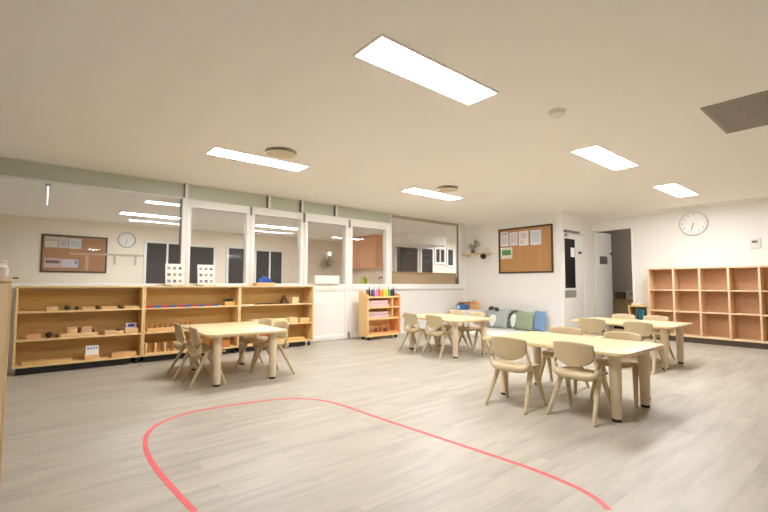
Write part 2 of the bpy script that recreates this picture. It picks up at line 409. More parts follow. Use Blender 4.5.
# ------------------------------------------------------------------ chairs
def rr(u, v, c=.42): return u * math.sqrt(1 - c * v * v), v * math.sqrt(1 - c * u * u)
def shell(fn, name, mat, parent, th, nu=12, nv=14):
    o = B().grid(fn, nu, nv).build(name, mat, parent)
    m = o.modifiers.new('thickness', 'SOLIDIFY'); m.thickness = th; m.offset = 0
    m = o.modifiers.new('round', 'SUBSURF'); m.levels = 1; m.render_levels = 1
    return o
def make_chair():
    t = thing('child_chair', '', 'chair')
    def seat(u, v):
        a, c = rr(u, v, .34)
        x = .042 + .165 * a; y = .172 * c
        z = .348 + .014 * abs(c) ** 4 - .014 * max(0, a) ** 3 + .03 * max(0, -a - .5) * 2
        return (x, y, z)
    shell(seat, 'seat', M['chair'], t, .024)
    def back(u, v):        # u up, v across
        a, c = rr(u, v, .14 + .17 * (1 - u)); s = (a + 1) / 2
        z = .418 + .190 * s; hw = .153 + .034 * s; y = hw * c
        x = -.122 - .034 * s + .045 * c * c
        return (x, y, z + (.012 if s > .5 else -.006) * (1 - c * c))
    shell(back, 'backrest', M['chair'], t, .022)
    # one sweeping band: down from the backrest's lower corners and under the seat's rear edge
    U = [(-.092, .160, .50), (-.085, .172, .45), (-.082, .180, .405), (-.088, .172, .366), (-.104, .138, .346), (-.118, .08, .342), (-.122, 0, .341)]
    rd = [.010, .016, .021, .026, .030, .032, .032]
    path = U + [(x, -y, z) for x, y, z in U[-2::-1]]
    B().tube(path, rd + rd[-2::-1], 12).build('rear_band', M['chair'], t)
    for sy in (-1, 1):
        for x0, x1 in ((-.005, -.185), (.045, .175)):
            B().tube([(x0, sy * .152, .350), (x0 + (x1 - x0) * .46, sy * .170, .190), (x1, sy * .192, .006), (x1, sy * .192, 0)], [.026, .021, .014, .011], 10, .85).build('leg', M['chair'], t)
    return t
CH = make_chair()
G = ['chairs around the left table', 'chairs around the nearest table', 'chairs around the cubbyhole side table', 'chairs around the table by the craft shelf']
CHAIRS = [(1.36, 5.25, -3, 0, 'beige plastic chair, back to the bookshelves, farther of two at left table'),
 (1.39, 4.725, -5, 0, 'beige plastic chair at the left end of the left table, nearer the camera'),
 (2.17, 5.21, 184, 0, 'beige plastic chair tucked right of the left table, farther from the camera'),
 (2.165, 4.725, 184, 0, 'beige plastic chair right of the left table, nearer the camera of the two there'),
 (3.305, 2.155, 3, 1, 'beige plastic chair with its back to us, left one at the nearest table'),
 (3.455, 1.64, -3, 1, 'beige plastic chair with its back to us, right one at the nearest table'),
 (4.25, 2.21, 186, 1, 'beige plastic chair facing us behind the nearest table, left one'),
 (4.23, 1.645, 182, 1, 'beige plastic chair facing us behind the nearest table, right one'),
 (5.975, 2.62, 4, 2, 'beige plastic chair with its back to us, left one at the cubbyhole side table'),
 (5.93, 2.02, -4, 2, 'beige plastic chair with its back to us, right one at the cubbyhole side table'),
 (6.905, 2.645, 180, 2, 'beige plastic chair facing us, below the doorway, behind the far right table'),
 (6.93, 2.22, 174, 2, 'beige plastic chair facing us, just before the pinkish cubbyholes'),
 (4.64, 4.83, -6, 3, 'beige plastic chair nearest the small craft shelf, back to us'),
 (4.625, 4.31, -2, 3, 'beige plastic chair second from the craft shelf, back to us'),
 (5.475, 4.79, 177, 3, 'beige plastic chair hidden mostly behind the table by the craft shelf'),
 (5.44, 4.33, 173, 3, 'beige plastic chair facing us at the table before the grey cushion')]
for i, (x, y, a, g, lb) in enumerate(CHAIRS):
    if i == 0:
        CH.location = (x, y, 0); CH.rotation_euler.z = math.radians(a); CH['label'] = lb; CH['group'] = G[g]
    else: dup(CH, (x, y, 0), math.radians(a), lb, G[g])
t = thing('low_stool', 'low pale yellow round stool beside the table near the cushions', 'stool', (5.17, 3.76, 0))
B().lathe([(.0, .255), (.13, .255), (.145, .262), (.145, .278), (.135, .285), (0, .286)]).build('seat', colour('efe0a4'), t)
for k in range(4):
    a = PI / 4 + k * PI / 2
    B().tube([(.085 * math.cos(a), .085 * math.sin(a), .258), (.12 * math.cos(a), .12 * math.sin(a), 0)], [.018, .014], 10).build('leg', M['tleg'], t)

# ------------------------------------------------------------------ bookshelves along the partition
def bookshelf(x0, x1, label, y0=6.43, y1=6.765):
    t = thing('bookshelf', label, 'bookshelf', (x0, y0, 0), 0, 'maple bookshelves along the glazed partition')
    w = x1 - x0; d = y1 - y0; e = .0012
    for a in (e, w - .022): B().box(a, a + .021, 0, d, .085, 1.017, .0015).build('side_panel', M['shelf'], t)
    B().box(e, w - e, 0, d, 1.017, 1.037, .002).build('top_panel', M['shelf'], t)
    for z, nm in ((.083, 'bottom_panel'), (.385, 'shelf_board'), (.715, 'shelf_board')):
        B().box(.0225, w - .0225, .004, d - .012, z, z + .02, .0015).build(nm, M['shelf'], t)
    B().box(.0225, w - .0225, d - .011, d - .001, .104, 1.016).build('back_panel', M['shelfback'], t)
    B().box(.03, w - .14, .03, d - .02, .012, .082).build('plinth', M['plinth'], t)  # black block stands in for the shadowed gap under the shelf
    for cx in (.05, w - .06):
        for cy in (.05, d - .06):
            c = B().tube([(-.014, 0, .027), (.014, 0, .027)], .027, 14); c.box(-.012, .012, -.012, .012, .045, .082)
            c.build('castor', M['black'], t, (cx, cy - (.0 if cx < .1 else 0), 0)) if cx > .1 else c.bm.free()
    return t
bookshelf(-.23, 1.08, 'low maple bookshelf of three levels, leftmost, holding small trays')
bookshelf(1.08, 2.39, 'low maple bookshelf, middle one, holding a red and blue rod')
bookshelf(2.39, 3.70, 'low maple bookshelf, rightmost, beside the white door panel')
ZB, Z1, Z2, ZT = .1035, .4055, .7355, 1.0375

def tray(x0, x1, z, h, label, hexc='dcb887', y0=6.47, y1=6.62, open_=True, name='wooden_tray', group=None, rim=.008):
    t = thing(name, label, 'tray' if open_ else 'box', ((x0 + x1) / 2, (y0 + y1) / 2, z), 0, group)
    w = (x1 - x0) / 2; d = (y1 - y0) / 2; m = BOX(hexc)
    if open_:
        B().box(-w, w, -d, d, 0, .008).build('base', m, t)
        b = B(); b.box(-w, w, -d, -d + rim, .008, h, .001); b.box(-w, w, d - rim, d, .008, h, .001); b.box(-w, -w + rim, -d + rim, d - rim, .008, h, .001); b.box(w - rim, w, -d + rim, d - rim, .008, h, .001)
        b.build('sides', m, t)
    else:
        B().box(-w, w, -d, d, 0, h * .78, .002).build('body', m, t)
        B().box(-w - .002, w + .002, -d - .002, d + .002, h * .78, h, .002).build('lid', m, t)
    return t
def ball(x, y, z, r, hexc, label, name='ball', spiky=False, cat='ball'):
    n = 10; b = B()
    b.lathe([(r * math.sin(PI * i / n), -r * math.cos(PI * i / n)) for i in range(n + 1)], n=16)
    if spiky:
        for k in range(26):
            a = R.uniform(0, 2 * PI); e = R.uniform(-.2, 1.4); d = Vector((math.cos(a) * math.cos(e), math.sin(a) * math.cos(e), math.sin(e)))
            b.tube([d * r * .8, d * r * 1.35], [r * .22, r * .05], 6)
    return tag(b.build(name, BOX(hexc), None, (x, y, z + r)), label, cat)
def block(x, y, z, w, d, h, hexc, label, name='wooden_block', cat='block', bev=.003, group=None):
    return tag(B().box(-w / 2, w / 2, -d / 2, d / 2, 0, h, bev).build(name, BOX(hexc), None, (x, y, z)), label, cat, group)

# unit 1, upper shelf
tray(.055, .165, Z2, .05, 'small pale box at the left on the upper shelf of the leftmost bookshelf', 'e2bd90', open_=False, name='small_box')
ball(.255, 6.53, Z2, .030, '3d3428', 'spiky dark cone on the upper shelf of the leftmost bookshelf', 'pine_cone', True, 'cone')
ball(.35, 6.53, Z2, .024, '4a3a29', 'small dark brown ball right of the spiky cone', 'wooden_ball')
tray(.405, .535, Z2, .032, 'shallow pale tray on the upper shelf, left of two dark balls')
ball(.568, 6.53, Z2, .026, '54401f', 'dark brown ball between two shallow trays on the upper shelf, left one', 'wooden_ball')
tray(.61, .775, Z2, .032, 'shallow pale tray in the middle of three on the upper shelf')
ball(.82, 6.53, Z2, .027, '5a4226', 'dark brown ball between two shallow trays on the upper shelf, right one', 'wooden_ball')
tray(.86, 1.035, Z2, .034, 'shallow pale tray at the right end of the leftmost bookshelf upper shelf')
# unit 1, middle shelf
tray(-.115, .015, Z1, .06, 'pinkish wooden box at the left of the middle shelf, leftmost bookshelf', 'd9a778', open_=False, name='small_box')
ball(.09, 6.53, Z1, .036, '2e241f', 'black round pot on the middle shelf of the leftmost bookshelf', 'round_pot', False, 'pot')
block(.165, 6.53, Z1, .03, .04, .045, '54401f', 'small dark brown block beside the black round pot')
tray(.20, .57, Z1, .045, 'long pale tray carrying two wooden boxes on the middle shelf', 'e5c192')
tray(.265, .365, Z1 + .0085, .105, 'left wooden box standing in the long pale tray', 'dcb283', 6.49, 6.6, False, 'small_box')
block(.387, 6.545, Z1 + .0085, .028, .05, .10, '6b3f24', 'dark reddish block between the two boxes in the long tray')
tray(.41, .51, Z1 + .0085, .105, 'right wooden box standing in the long pale tray', 'dcb283', 6.49, 6.6, False, 'small_box')
block(.535, 6.545, Z1 + .0085, .025, .04, .07, '7a4d2b', 'thin brown block at the right end of the long tray')
ball(.615, 6.53, Z1, .022, '8a6435', 'small brown ball between the two long middle shelf trays', 'wooden_ball')
tray(.655, .865, Z1, .045, 'wide pale tray with purple beads on the middle shelf', 'e0b988')
for k, (bx, bz) in enumerate(((.775, .0), (.80, .0), (.825, .0), (.795, .028), (.82, .026))):
    tag(ball(bx, 6.53 + .012 * (k % 2), Z1 + .009 + bz, .015, '3d2a55', 'dark purple bead heaped in the wide pale tray', 'purple_bead', cat='bead'), 'dark purple bead heaped in the wide pale tray', 'bead', 'purple beads')
tray(.88, 1.03, Z1, .07, 'wooden box holding a lilac picture card, middle shelf right end', 'e2bc89')
t = thing('picture_card', 'lilac picture card standing in the box at the middle shelf right end', 'card', (.955, 6.545, Z1 + .009))
B().box(-.06, .06, -.002, .002, 0, .125).build('card_sheet', colour('d5d0e0'), t)
B().box(-.04, .04, -.004, -.002, .075, .11).build('card_picture', colour('4a4480'), t)
# unit 1, bottom shelf
tray(-.15, .33, ZB, .04, 'long low tray on the bottom shelf of the leftmost bookshelf', 'd8b170')
for k in range(3):
    tag(B().tube([(-.12 + .15 * k, 6.55, ZB + .022), (.01 + .15 * k, 6.555, ZB + .022)], .012, 8).build('wooden_rod', BOX('a87b3a')), 'brown wooden rod lying in the long low bottom tray', 'rod', 'rods in the bottom tray')
t = thing('card_display', 'white printed card in a wooden holder on the bottom shelf', 'card', (.53, 6.52, ZB))
B().box(-.075, .075, -.03, .03, 0, .06, .003).build('holder', BOX('e2b985'), t)
B().box(-.068, .068, -.004, .002, .06, .175).build('card_sheet', M['paper'], t)
b = B()
for i in range(4): b.box(-.055 + i * .03, -.032 + i * .03, -.006, -.004, .125, .155)
b.build('card_print', colour('9da6c4'), t)
tray(.74, 1.02, ZB, .055, 'flat wooden box on the bottom shelf right end, leftmost bookshelf', 'e0b07a', open_=False, name='flat_box')
# unit 2
t = thing('number_rod', 'long rod of alternating red and blue segments on the middle bookshelf', 'rod', (1.115, 6.50, Z2))
for k in range(10):
    B().box(k * .097, k * .097 + .0965, -.014, .014, 0, .028).build('rod_segment', colour('c23a33' if k % 2 == 0 else '2f5aa0'), t)
t = thing('plant_box', 'small wooden box of dark green plants on the middle bookshelf', 'plant', (2.255, 6.53, Z2))
B().box(-.075, .075, -.05, .05, 0, .06, .003).build('box_body', BOX('d9a95e'), t)
b = B()
for k in range(26):
    x, y = R.uniform(-.06, .06), R.uniform(-.035, .035); a = R.uniform(0, 2 * PI)
    b.tube([(x, y, .055), (x + .02 * math.cos(a), y + .02 * math.sin(a), .085 + R.uniform(0, .02)), (x + .035 * math.cos(a), y + .035 * math.sin(a), .088)], [.004, .010, .001], 5)
b.build('leaves', colour('39452a'), t)
t = thing('cylinder_block', 'wooden block with a row of brown knobbed cylinders, middle shelf', 'toy', (1.14, 6.53, Z1))
B().box(0, .60, -.04, .04, 0, .05, .004).build('block_body', BOX('e3b67c'), t)
for k in range(9):
    B().lathe([(.018, .05), (.018, .07), (.006, .074), (.006, .084), (.012, .09), (.012, .1), (0, .105)], n=14).build('cylinder', BOX('a86a38'), t, (.035 + k * .066, 0, 0))
t = thing('spindle_box', 'wooden compartment box with upright dividers, bottom of the middle bookshelf', 'toy', (1.12, 6.5, ZB))
B().box(0, .72, -.05, .13, 0, .02, .002).build('base', BOX('e6c08a'), t)
B().box(0, .72, .12, .13, .02, .13).build('back_board', BOX('dfb479'), t)
for k in range(7):
    B().box(k * .117, k * .117 + .018, -.05, .12, .02, .15, .002).build('divider', BOX('ecc993'), t)
for k in range(6):
    b = B()
    for q in range(1 + k % 3):
        b.tube([(1.165 + k * .117 + q * .022, 6.47, ZB + .034), (1.165 + k * .117 + q * .022, 6.60, ZB + .034)], .010, 8)
    tag(b.build('spindle_bundle', BOX('cf9b58')), 'bundle of wooden spindles in the compartment box, %s compartment from its left' % ['first', 'second', 'third', 'fourth', 'fifth', 'sixth'][k], 'spindles', 'spindles')
tray(2.02, 2.27, ZB, .10, 'orange brown box on the bottom shelf seen under the left table', 'b9713c', open_=False, name='wooden_box')
def stand(x, label):
    t = thing('picture_stand', label, 'picture stand', (x, 6.60, ZT), 0, 'picture stands on the bookshelf')
    q = Matrix.Rotation(math.radians(-8), 4, 'X')
    B().box(-.122, .122, -.006, .006, .006, .325, .002, mat=q).build('board', colour('ece7da'), t)
    B().box(-.128, -.05, -.05, .05, 0, .014, .002).build('foot', colour('8f7a5c'), t)
    B().box(.05, .128, -.05, .05, 0, .014, .002).build('foot', colour('d9b98c'), t)
    for i in range(3):
        for j in range(3):
            cx, cz = -.075 + i * .075, .07 + j * .095
            B().box(cx - .021, cx + .021, -.0085, -.006, cz - .02, cz + .02, mat=q).build('picture', colour(['8f8f95', '73717a', 'a19d9a'][(i + j) % 3]), t)
stand(1.49, 'cream picture board with nine grey pictures, left one on the bookshelf top')
stand(1.93, 'cream picture board with nine grey pictures, right one on the bookshelf top')
# unit 3
tray(2.68, 2.995, ZT, .055, 'wooden tray with blue blocks on top of the rightmost bookshelf', 'e5b77f', 6.5, 6.66)
for bx, by, bh in ((2.77, 6.56, .11), (2.85, 6.58, .15), (2.92, 6.57, .11)):
    block(bx, by, ZT + .009, .075, .06, bh, '2456a8', {2.77: 'left', 2.85: 'tallest middle', 2.92: 'right'}[bx] + ' blue block in the tray on the bookshelf top', 'blue_block', bev=.01, group='blue blocks')
block(2.53, 6.5, Z2, .16, .1, .008, 'efe9dd', 'flat white card at the left on the rightmost bookshelf', 'flat_card', 'card', .001)
block(2.96, 6.50, Z2, .60, .035, .02, '4e4128', 'long thin dark rod on the upper shelf of the rightmost bookshelf', 'dark_rod', 'rod')
for k in range(4):
    w = .1 - .02 * k
    block(3.215, 6.60, Z2 + sum(.045 - .006 * j for j in range(k)), w, w, .045 - .006 * k, ['6f4a2b', '63402a', '5b3424', '7b2f20'][k], '%s cube of the dark brown stacked tower' % ['lowest', 'second lowest', 'third', 'topmost'][k], 'tower_cube', 'block', group='tower cubes')
tray(3.31, 3.43, Z2, .11, 'pale cube box beside the dark brown stacked tower', 'eccd9a', open_=False, name='cube_box')
block(3.53, 6.55, Z2, .05, .05, .03, '6a5030', 'small brown block at the right end of the upper shelf')
tray(2.615, 2.92, Z1, .085, 'whitish low box on the middle shelf behind the left table', 'efdfc4', open_=False, name='low_box')
tray(2.95, 3.22, Z1, .085, 'pale low box second along the rightmost middle shelf', 'f0d6a4')
tray(3.26, 3.415, Z1, .095, 'pale box third along the rightmost middle shelf', 'edcc94', open_=False, name='low_box')
tray(3.46, 3.645, Z1, .075, 'pale open box at the right end of the middle shelf', 'e8bd7f')
t = thing('red_box', 'red and white box on the bottom shelf under the left table edge', 'box', (2.905, 6.50, ZB))
B().box(-.08, .08, -.05, .05, .06, .13, .003).build('lid', colour('c8442f'), t)
B().box(-.078, .078, -.048, .048, 0, .06, .003).build('body', colour('efe2d4'), t)
block(3.27, 6.54, ZB, .56, .16, .05, 'e9b672', 'flat orange board at the bottom right of the rightmost bookshelf', 'flat_board', 'board')

# ------------------------------------------------------------------ left foreground cabinet
t = thing('low_cabinet', 'tan wooden shelf back at the left picture edge, closest furniture', 'cabinet', (-.3, 2.4, 0))
mside = plain('tan shelf edge', 'cdb387', .6, .03, 3); m = plain('shade darkened shelf back', 'a48a64', .6, .03, 3); me = mside  # shade is put into the darker back colour, edges stay lighter
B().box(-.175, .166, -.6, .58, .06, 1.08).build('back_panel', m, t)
B().box(-.18, .175, .58, .60, 0, 1.08, .001).build('side_panel', me, t)
B().box(-.18, .177, -.62, -.60, 0, 1.08, .001).build('side_panel', me, t)
B().box(-.18, .177, -.62, .60, 1.08, 1.10, .002).build('top_panel', m, t)
B().box(-.16, .14, -.58, .56, 0, .058).build('plinth', M['plinth'], t)
t = thing('glass_jar', 'small milky glass jar on top of the left edge cabinet', 'jar', (-.172, 2.72, 1.1005))
B().lathe([(.0, 0), (.04, 0), (.046, .01), (.046, .05), (.036, .062), (.036, .07), (.03, .07), (.03, .06), (.04, .048), (.04, .012), (0, .008)]).build('jar_body', colour('d6c8bd', .1), t)
B().lathe([(.0, .071), (.038, .071), (.038, .084), (0, .086)]).build('lid', colour('c7b4a3', .2), t)

# ------------------------------------------------------------------ craft shelf and paint bottles
cx0, cx1, cy0, cy1 = 4.80, 5.63, 6.31, 6.60
t = thing('craft_shelf', 'small wooden craft shelf with pink drawers by the white door', 'shelf', (cx0, cy0, 0), 0)
w, d = cx1 - cx0, cy1 - cy0; cw = colour('efc98c'); co = colour('e8a869')
side = [(0, .06), (d, .06), (d, .93), (d - .05, .93), (0, .86)]
q = Matrix(((0, 0, 1, 0), (1, 0, 0, 0), (0, 1, 0, 0), (0, 0, 0, 1)))
B().prism(side, 0, .03, mat=q).build('side_panel', cw, t)
B().prism(side, w - .03, w, mat=q).build('side_panel', co, t)
B().box(.03, w - .03, d - .02, d - .002, .1, .90).build('back_panel', cw, t)
for z, nm in ((.10, 'bottom_panel'), (.38, 'shelf_board'), (.60, 'shelf_board'), (.80, 'top_panel')):
    B().box(.031, w - .031, .003, d - .021, z, z + .03, .002).build(nm, co if z < .2 else cw, t)
B().box(w - .20, w - .18, .01, d - .021, .411, .599).build('divider', cw, t)
B().box(w - .20, w - .18, .01, d - .021, .631, .799).build('divider', cw, t)
B().box(.031, w - .031, 0, .02, .062, .1, .002).build('kick_board', cw, t)
for x in (.07, w - .07):
    for y in (.06, d - .06):
        B().tube([(x - .015, y, .03), (x + .015, y, .03)], .03, 14).box(x - .02, x + .02, y - .02, y + .02, .045, .061).build('castor', M['black'], t)
for z, nm, tn in ((.411, 'lower', 'c9a9a8'), (.631, 'upper', 'd6b5b2')):
    tr = thing('pink_tray', '%s of two pink trays in the small craft shelf' % nm, 'tray', (cx0 + .305, cy0 + .02, z), 0, 'pink trays')
    B().box(-.255, .255, 0, .22, 0, .045, .004).build('tray_base', colour('dcbcba'), tr)
    B().box(-.24, .24, .02, .21, .045, .12, .004).build('paper_stack', colour(tn), tr)
for k, (x, h, c) in enumerate(((.30, .10, '6b3b26'), (.42, .12, '8a4f30'), (.52, .09, '5d3524'), (.58, .13, 'a5633a'))):
    t2 = thing('small_jar', ['dark brown jar, first', 'brown jar, second', 'dark jar, third', 'light brown jar, last'][k] + ' on the bottom board of the craft shelf', 'jar', (cx0 + x, cy0 + .12, .131))
    B().lathe([(0, 0), (.03, 0), (.032, .01), (.03, h - .03), (.022, h - .015), (0, h - .015)], n=16).build('jar_body', colour(c), t2)
    B().lathe([(0, h - .015), (.024, h - .015), (.024, h), (0, h)], n=16).build('lid', colour('d0a070'), t2)
for k, (nm, c) in enumerate((('grey brown', '6e6255'), ('black', '1d1c1e'), ('dark violet', '4f4370'), ('pale violet', '9a8cc0'), ('pink', 'e58fb0'), ('red', 'd7402f'), ('orange', 'ea8a3c'), ('yellow', 'efd23c'), ('lime yellow', 'cddc4a'), ('green', '58a05a'), ('navy blue', '27386e'), ('black blue', '23252d'))):
    t2 = thing('paint_bottle', '%s paint bottle in the row on top of the craft shelf' % nm, 'bottle', (cx0 + .07 + k * .062, cy0 + .11 + .02 * (k % 2), .8305), 0, 'paint bottles on the craft shelf')
    B().lathe([(0, 0), (.024, 0), (.025, .006), (.025, .11), (.018, .13), (.009, .14), (0, .14)], n=16).build('bottle_body', colour(c), t2)
    B().lathe([(0, .14), (.012, .14), (.011, .155), (.004, .19), (0, .19)], n=14).build('cap', colour(c if k % 2 else 'e6e2dc'), t2)

# ------------------------------------------------------------------ pinboards
def pinboard(name, w, h, loc, rotz, label, cork='cork'):
    t = thing(name, label, 'pinboard', loc, rotz)          # local: x along the board, -y out of the wall
    f = .035
    B().box(f, w - f, -.012, 0, f, h - f).build('cork_sheet', M[cork], t, smooth=False)
    b = B(); b.box(0, w, -.03, 0, 0, f, .003); b.box(0, w, -.03, 0, h - f, h, .003); b.box(0, f, -.03, 0, f, h - f, .003); b.box(w - f, w, -.03, 0, f, h - f, .003)
    b.build('board_frame', M['frame'], t)
    B().box(f, w - f, -.024, -.020, f, h - f).build('glass_cover', M['glass'], t, smooth=False)
    return t
# wall B board: x local runs towards -y
BP = (XB - .001, 5.765, 1.325)
pinboard('pinboard', 1.335, 1.03, BP, -PI / 2, 'cork pinboard in a dark frame on the white back wall')
def sheetB(y, z, w, h, label, hexc='efeef2', inner=None):      # y is the left edge as seen
    t = thing('pinned_paper', label, 'paper', (XB - .0135, y, z), -PI / 2, 'papers on the back wall pinboard')
    B().box(0, w, -.0012, 0, 0, h).build('paper_sheet', colour(hexc, .8), t, smooth=False)
    for (x0, x1, z0, z1, c) in inner or []:
        B().box(x0 * w, x1 * w, -.002, -.0012, z0 * h, z1 * h).build('printed_area', colour(c, .8), t, smooth=False)
sheetB(5.715, 1.95, .21, .33, 'white sheet with a grey heading, first in the top row of the back wall board', inner=[(.1, .9, .78, .92, 'bdbbc4'), (.12, .88, .15, .68, 'dcd9e2')])
sheetB(5.475, 1.95, .21, .31, 'white sheet, second in the top row of the back wall board', 'e9e6ea', [(.15, .85, .2, .8, 'dcd6d6')])
sheetB(5.235, 1.935, .24, .33, 'white sheet with pale pink marks, third in the top row of the board', 'f0e9ec', [(.2, .8, .5, .85, 'd9d2e4'), (.12, .5, .1, .4, 'e2d4d8')])
sheetB(4.95, 1.93, .255, .33, 'bluish white sheet, last in the top row of the back wall board', 'e6e9f2', [(.12, .88, .2, .85, 'd3dbe8')])
sheetB(5.715, 1.66, .31, .26, 'small picture with a green field below the paper row', 'ece9e0', [(.12, .88, .32, .78, '66a55a')])

# next room board (faces the camera through the glass)
pinboard('pinboard', 1.30, .90, (-.05, YF - .001, 1.33), 0, 'cork pinboard in a dark frame seen through the large left pane', 'cork2')
def sheetF(x, z, w, h, label, hexc, inner=None):
    t = thing('pinned_paper', label, 'paper', (x, YF - .0135, z), 0, 'papers on the pinboard behind the glass')
    B().box(0, w, -.0012, 0, 0, h).build('paper_sheet', colour(hexc, .8), t, smooth=False)
    for (x0, x1, z0, z1, c) in inner or []:
        B().box(x0 * w, x1 * w, -.002, -.0012, z0 * h, z1 * h).build('printed_area', colour(c, .8), t, smooth=False)
sheetF(.02, 1.92, .24, .25, 'grey white sheet at the top left of the board behind the glass', 'd9d2cc', [(.1, .9, .6, .85, 'bdb4b0')])
sheetF(.275, 1.92, .18, .25, 'pinkish sheet second along the top of the board behind the glass', 'd8cccc', [(.2, .8, .2, .8, 'c4b8c0')])
sheetF(.47, 1.91, .24, .25, 'pale blue grey sheet third along the top of the board behind the glass', 'd3d6d4', [(.15, .9, .15, .8, 'c4cccc')])
sheetF(.02, 1.44, .31, .22, 'dark printed strip at the lower left of the board behind the glass', 'd6c6c4', [(.08, .92, .45, .8, '7a5f52')])
sheetF(.34, 1.45, .32, .20, 'pale lilac sheet beside the dark strip on the board behind the glass', 'd8d4de', [(.8, .95, .4, .9, '8a86b8')])

sheetF(.50, 1.765, .70, .055, 'long pale horizontal strip on the board behind the glass', 'cda58a')  # thin pale strips laid over the cork
sheetF(.80, 1.40, .07, .355, 'pale upright strip on the board behind the glass', 'cda58a')
# ------------------------------------------------------------------ clocks
def text_mesh(ch, size, loc, rot, b):
    c = bpy.data.curves.new('txt', 'FONT'); c.body = ch; c.size = size; c.align_x = 'CENTER'; c.align_y = 'CENTER'; c.extrude = .0006
    o = bpy.data.objects.new('txt', c); COL.objects.link(o)
    dg = bpy.context.evaluated_depsgraph_get(); me2 = bpy.data.meshes.new_from_object(o.evaluated_get(dg))
    me2.transform(rot); me2.transform(Matrix.Translation(loc)); b.bm.from_mesh(me2)
    bpy.data.objects.remove(o); bpy.data.curves.remove(c); bpy.data.meshes.remove(me2)
def clock(r, loc, rotz, label, hour, minute, rimc):
    t = thing('wall_clock', label, 'clock', loc, rotz)       # faces -y locally
    X = Matrix.Rotation(PI / 2, 4, 'X')
    B().lathe([(0, 0), (r * .93, 0), (r * .93, .012), (0, .012)], n=48, mat=X).build('dial', colour('f4f2ee', .6), t)
    B().lathe([(r * .9, 0), (r, 0), (r, .03), (r * .96, .04), (r * .91, .03)], n=48, mat=X, ring=True).build('rim', rimc, t)
    b = B()
    for k in range(1, 13):
        a = k * PI / 6; text_mesh(str(k), r * .2, (math.sin(a) * r * .74, -.0132, math.cos(a) * r * .74), X, b)
    b.build('numerals', colour('8f8d8b'), t, smooth=False)
    for nm, ang, L, w in (('hour_hand', (hour + minute / 60) * PI / 6, .45, .012), ('minute_hand', minute * PI / 30, .68, .008)):
        B().box(-w / 2, w / 2, -.018, -.0155, -.05 * r, L * r, mat=Matrix.Rotation(ang, 4, 'Y')).build(nm, colour('77746f'), t, smooth=False)
    B().lathe([(0, .014), (.01, .014), (.01, .021), (0, .021)], n=14, mat=X).build('hub', colour('77746f'), t)
clock(.235, (XC - .001, 2.345, 2.262), -PI / 2, 'round white wall clock above the pinkish cubbyholes', 6, 33, M['silver'])
clock(.20, (1.67, YF - .001, 2.20), 0, 'round white clock beside the pinboard behind the glass', 6, 33, colour('b7aea2'))
t = thing('thermostat', 'small white wall controller with grey display at far right', 'thermostat', (XC, 1.455, 1.81), -PI / 2)
B().box(-.075, .075, -.025, 0, -.085, .085, .005).build('case', colour('e2dfd8'), t)
B().box(-.045, .03, -.027, -.025, .01, .05).build('display', colour('6b6a66'), t)

# ------------------------------------------------------------------ cubbyhole unit on the clock wall
yc = [3.027, 2.605, 2.193, 1.774, 1.362, .945, .53]
t = thing('cubbyhole_unit', 'pale birch cubbyhole unit of three rows below the wall clock', 'cubbyholes', (XC - .36, 0, 0))
dp = .335; f = .03
B().box(0, dp, yc[-1], yc[0] + f, 1.375, 1.405, .002).build('top_panel', M['cubby'], t)
B().box(0, dp, yc[-1], yc[0] + f, .10, .13, .002).build('bottom_panel', M['cubby'], t)
for k, y in enumerate(yc):
    B().box(0, dp, y, y + f, .131, 1.374, .002).build('side_panel' if k in (0, len(yc) - 1) else 'divider', M['cubby'], t)
for k in range(len(yc) - 1):
    for z in (.555, .96): B().box(.004, dp - .01, yc[k + 1] + f + .0005, yc[k] - .0005, z, z + .022, .0015).build('shelf_board', M['cubby'], t)
B().box(dp - .009, dp, yc[-1] + f, yc[0], .131, 1.374).build('back_panel', M['cubbyin'], t)
B().box(.03, dp - .02, yc[-1] + .02, yc[0] + .01, 0, .099).build('plinth', colour('4f4034'), t)
# small shelf with teal books left of it
t = thing('small_shelf', 'small open maple shelf between the doorway and the cubbyholes', 'shelf', (XC - .34, 3.07, 0))
for y in (0, .345): B().box(0, .32, y, y + .02, 0, .625, .002).build('side_panel', M['shelf'], t)
B().box(0, .32, 0, .365, .626, .65, .002).build('top_panel', M['shelf'], t)
for z in (.05, .33): B().box(.005, .31, .0205, .3445, z, z + .02).build('shelf_board', M['shelf'], t)
B().box(.311, .32, .0205, .3445, .0, .625).build('back_panel', M['shelfback'], t)
for k, (y, c, nm) in enumerate(((3.12, '1e3438', 'near black'), (3.165, '2b7f86', 'light teal'), (3.215, '1f6a72', 'teal'), (3.262, '245a66', 'dark teal'))):
    bk = thing('book', '%s book upright in the small maple shelf' % nm, 'book', (XC - .33, y, .3505), 0, 'books in the small shelf')
    B().box(.03, .24, .0, .036, 0, .24, .003).build('cover', colour(c), bk); B().box(.034, .238, .004, .032, .24, .2405).build('pages', M['paper'], bk)
t = thing('tissue_pack', 'cream tissue pack on top of the small maple shelf', 'tissues', (XC - .22, 3.31, .651))
B().box(-.06, .06, -.09, .09, 0, .045, .012).build('pack', colour('efe3c4'), t)
b = B().grid(lambda u, v: (.03 * u + .012 * math.sin(5 * v), .035 * v, .043 + .05 * (1 - .6 * abs(u)) * (1 - .5 * abs(v)) + .01 * math.sin(6 * u)), 8, 8); b.build('tissue', M['paper'], t)

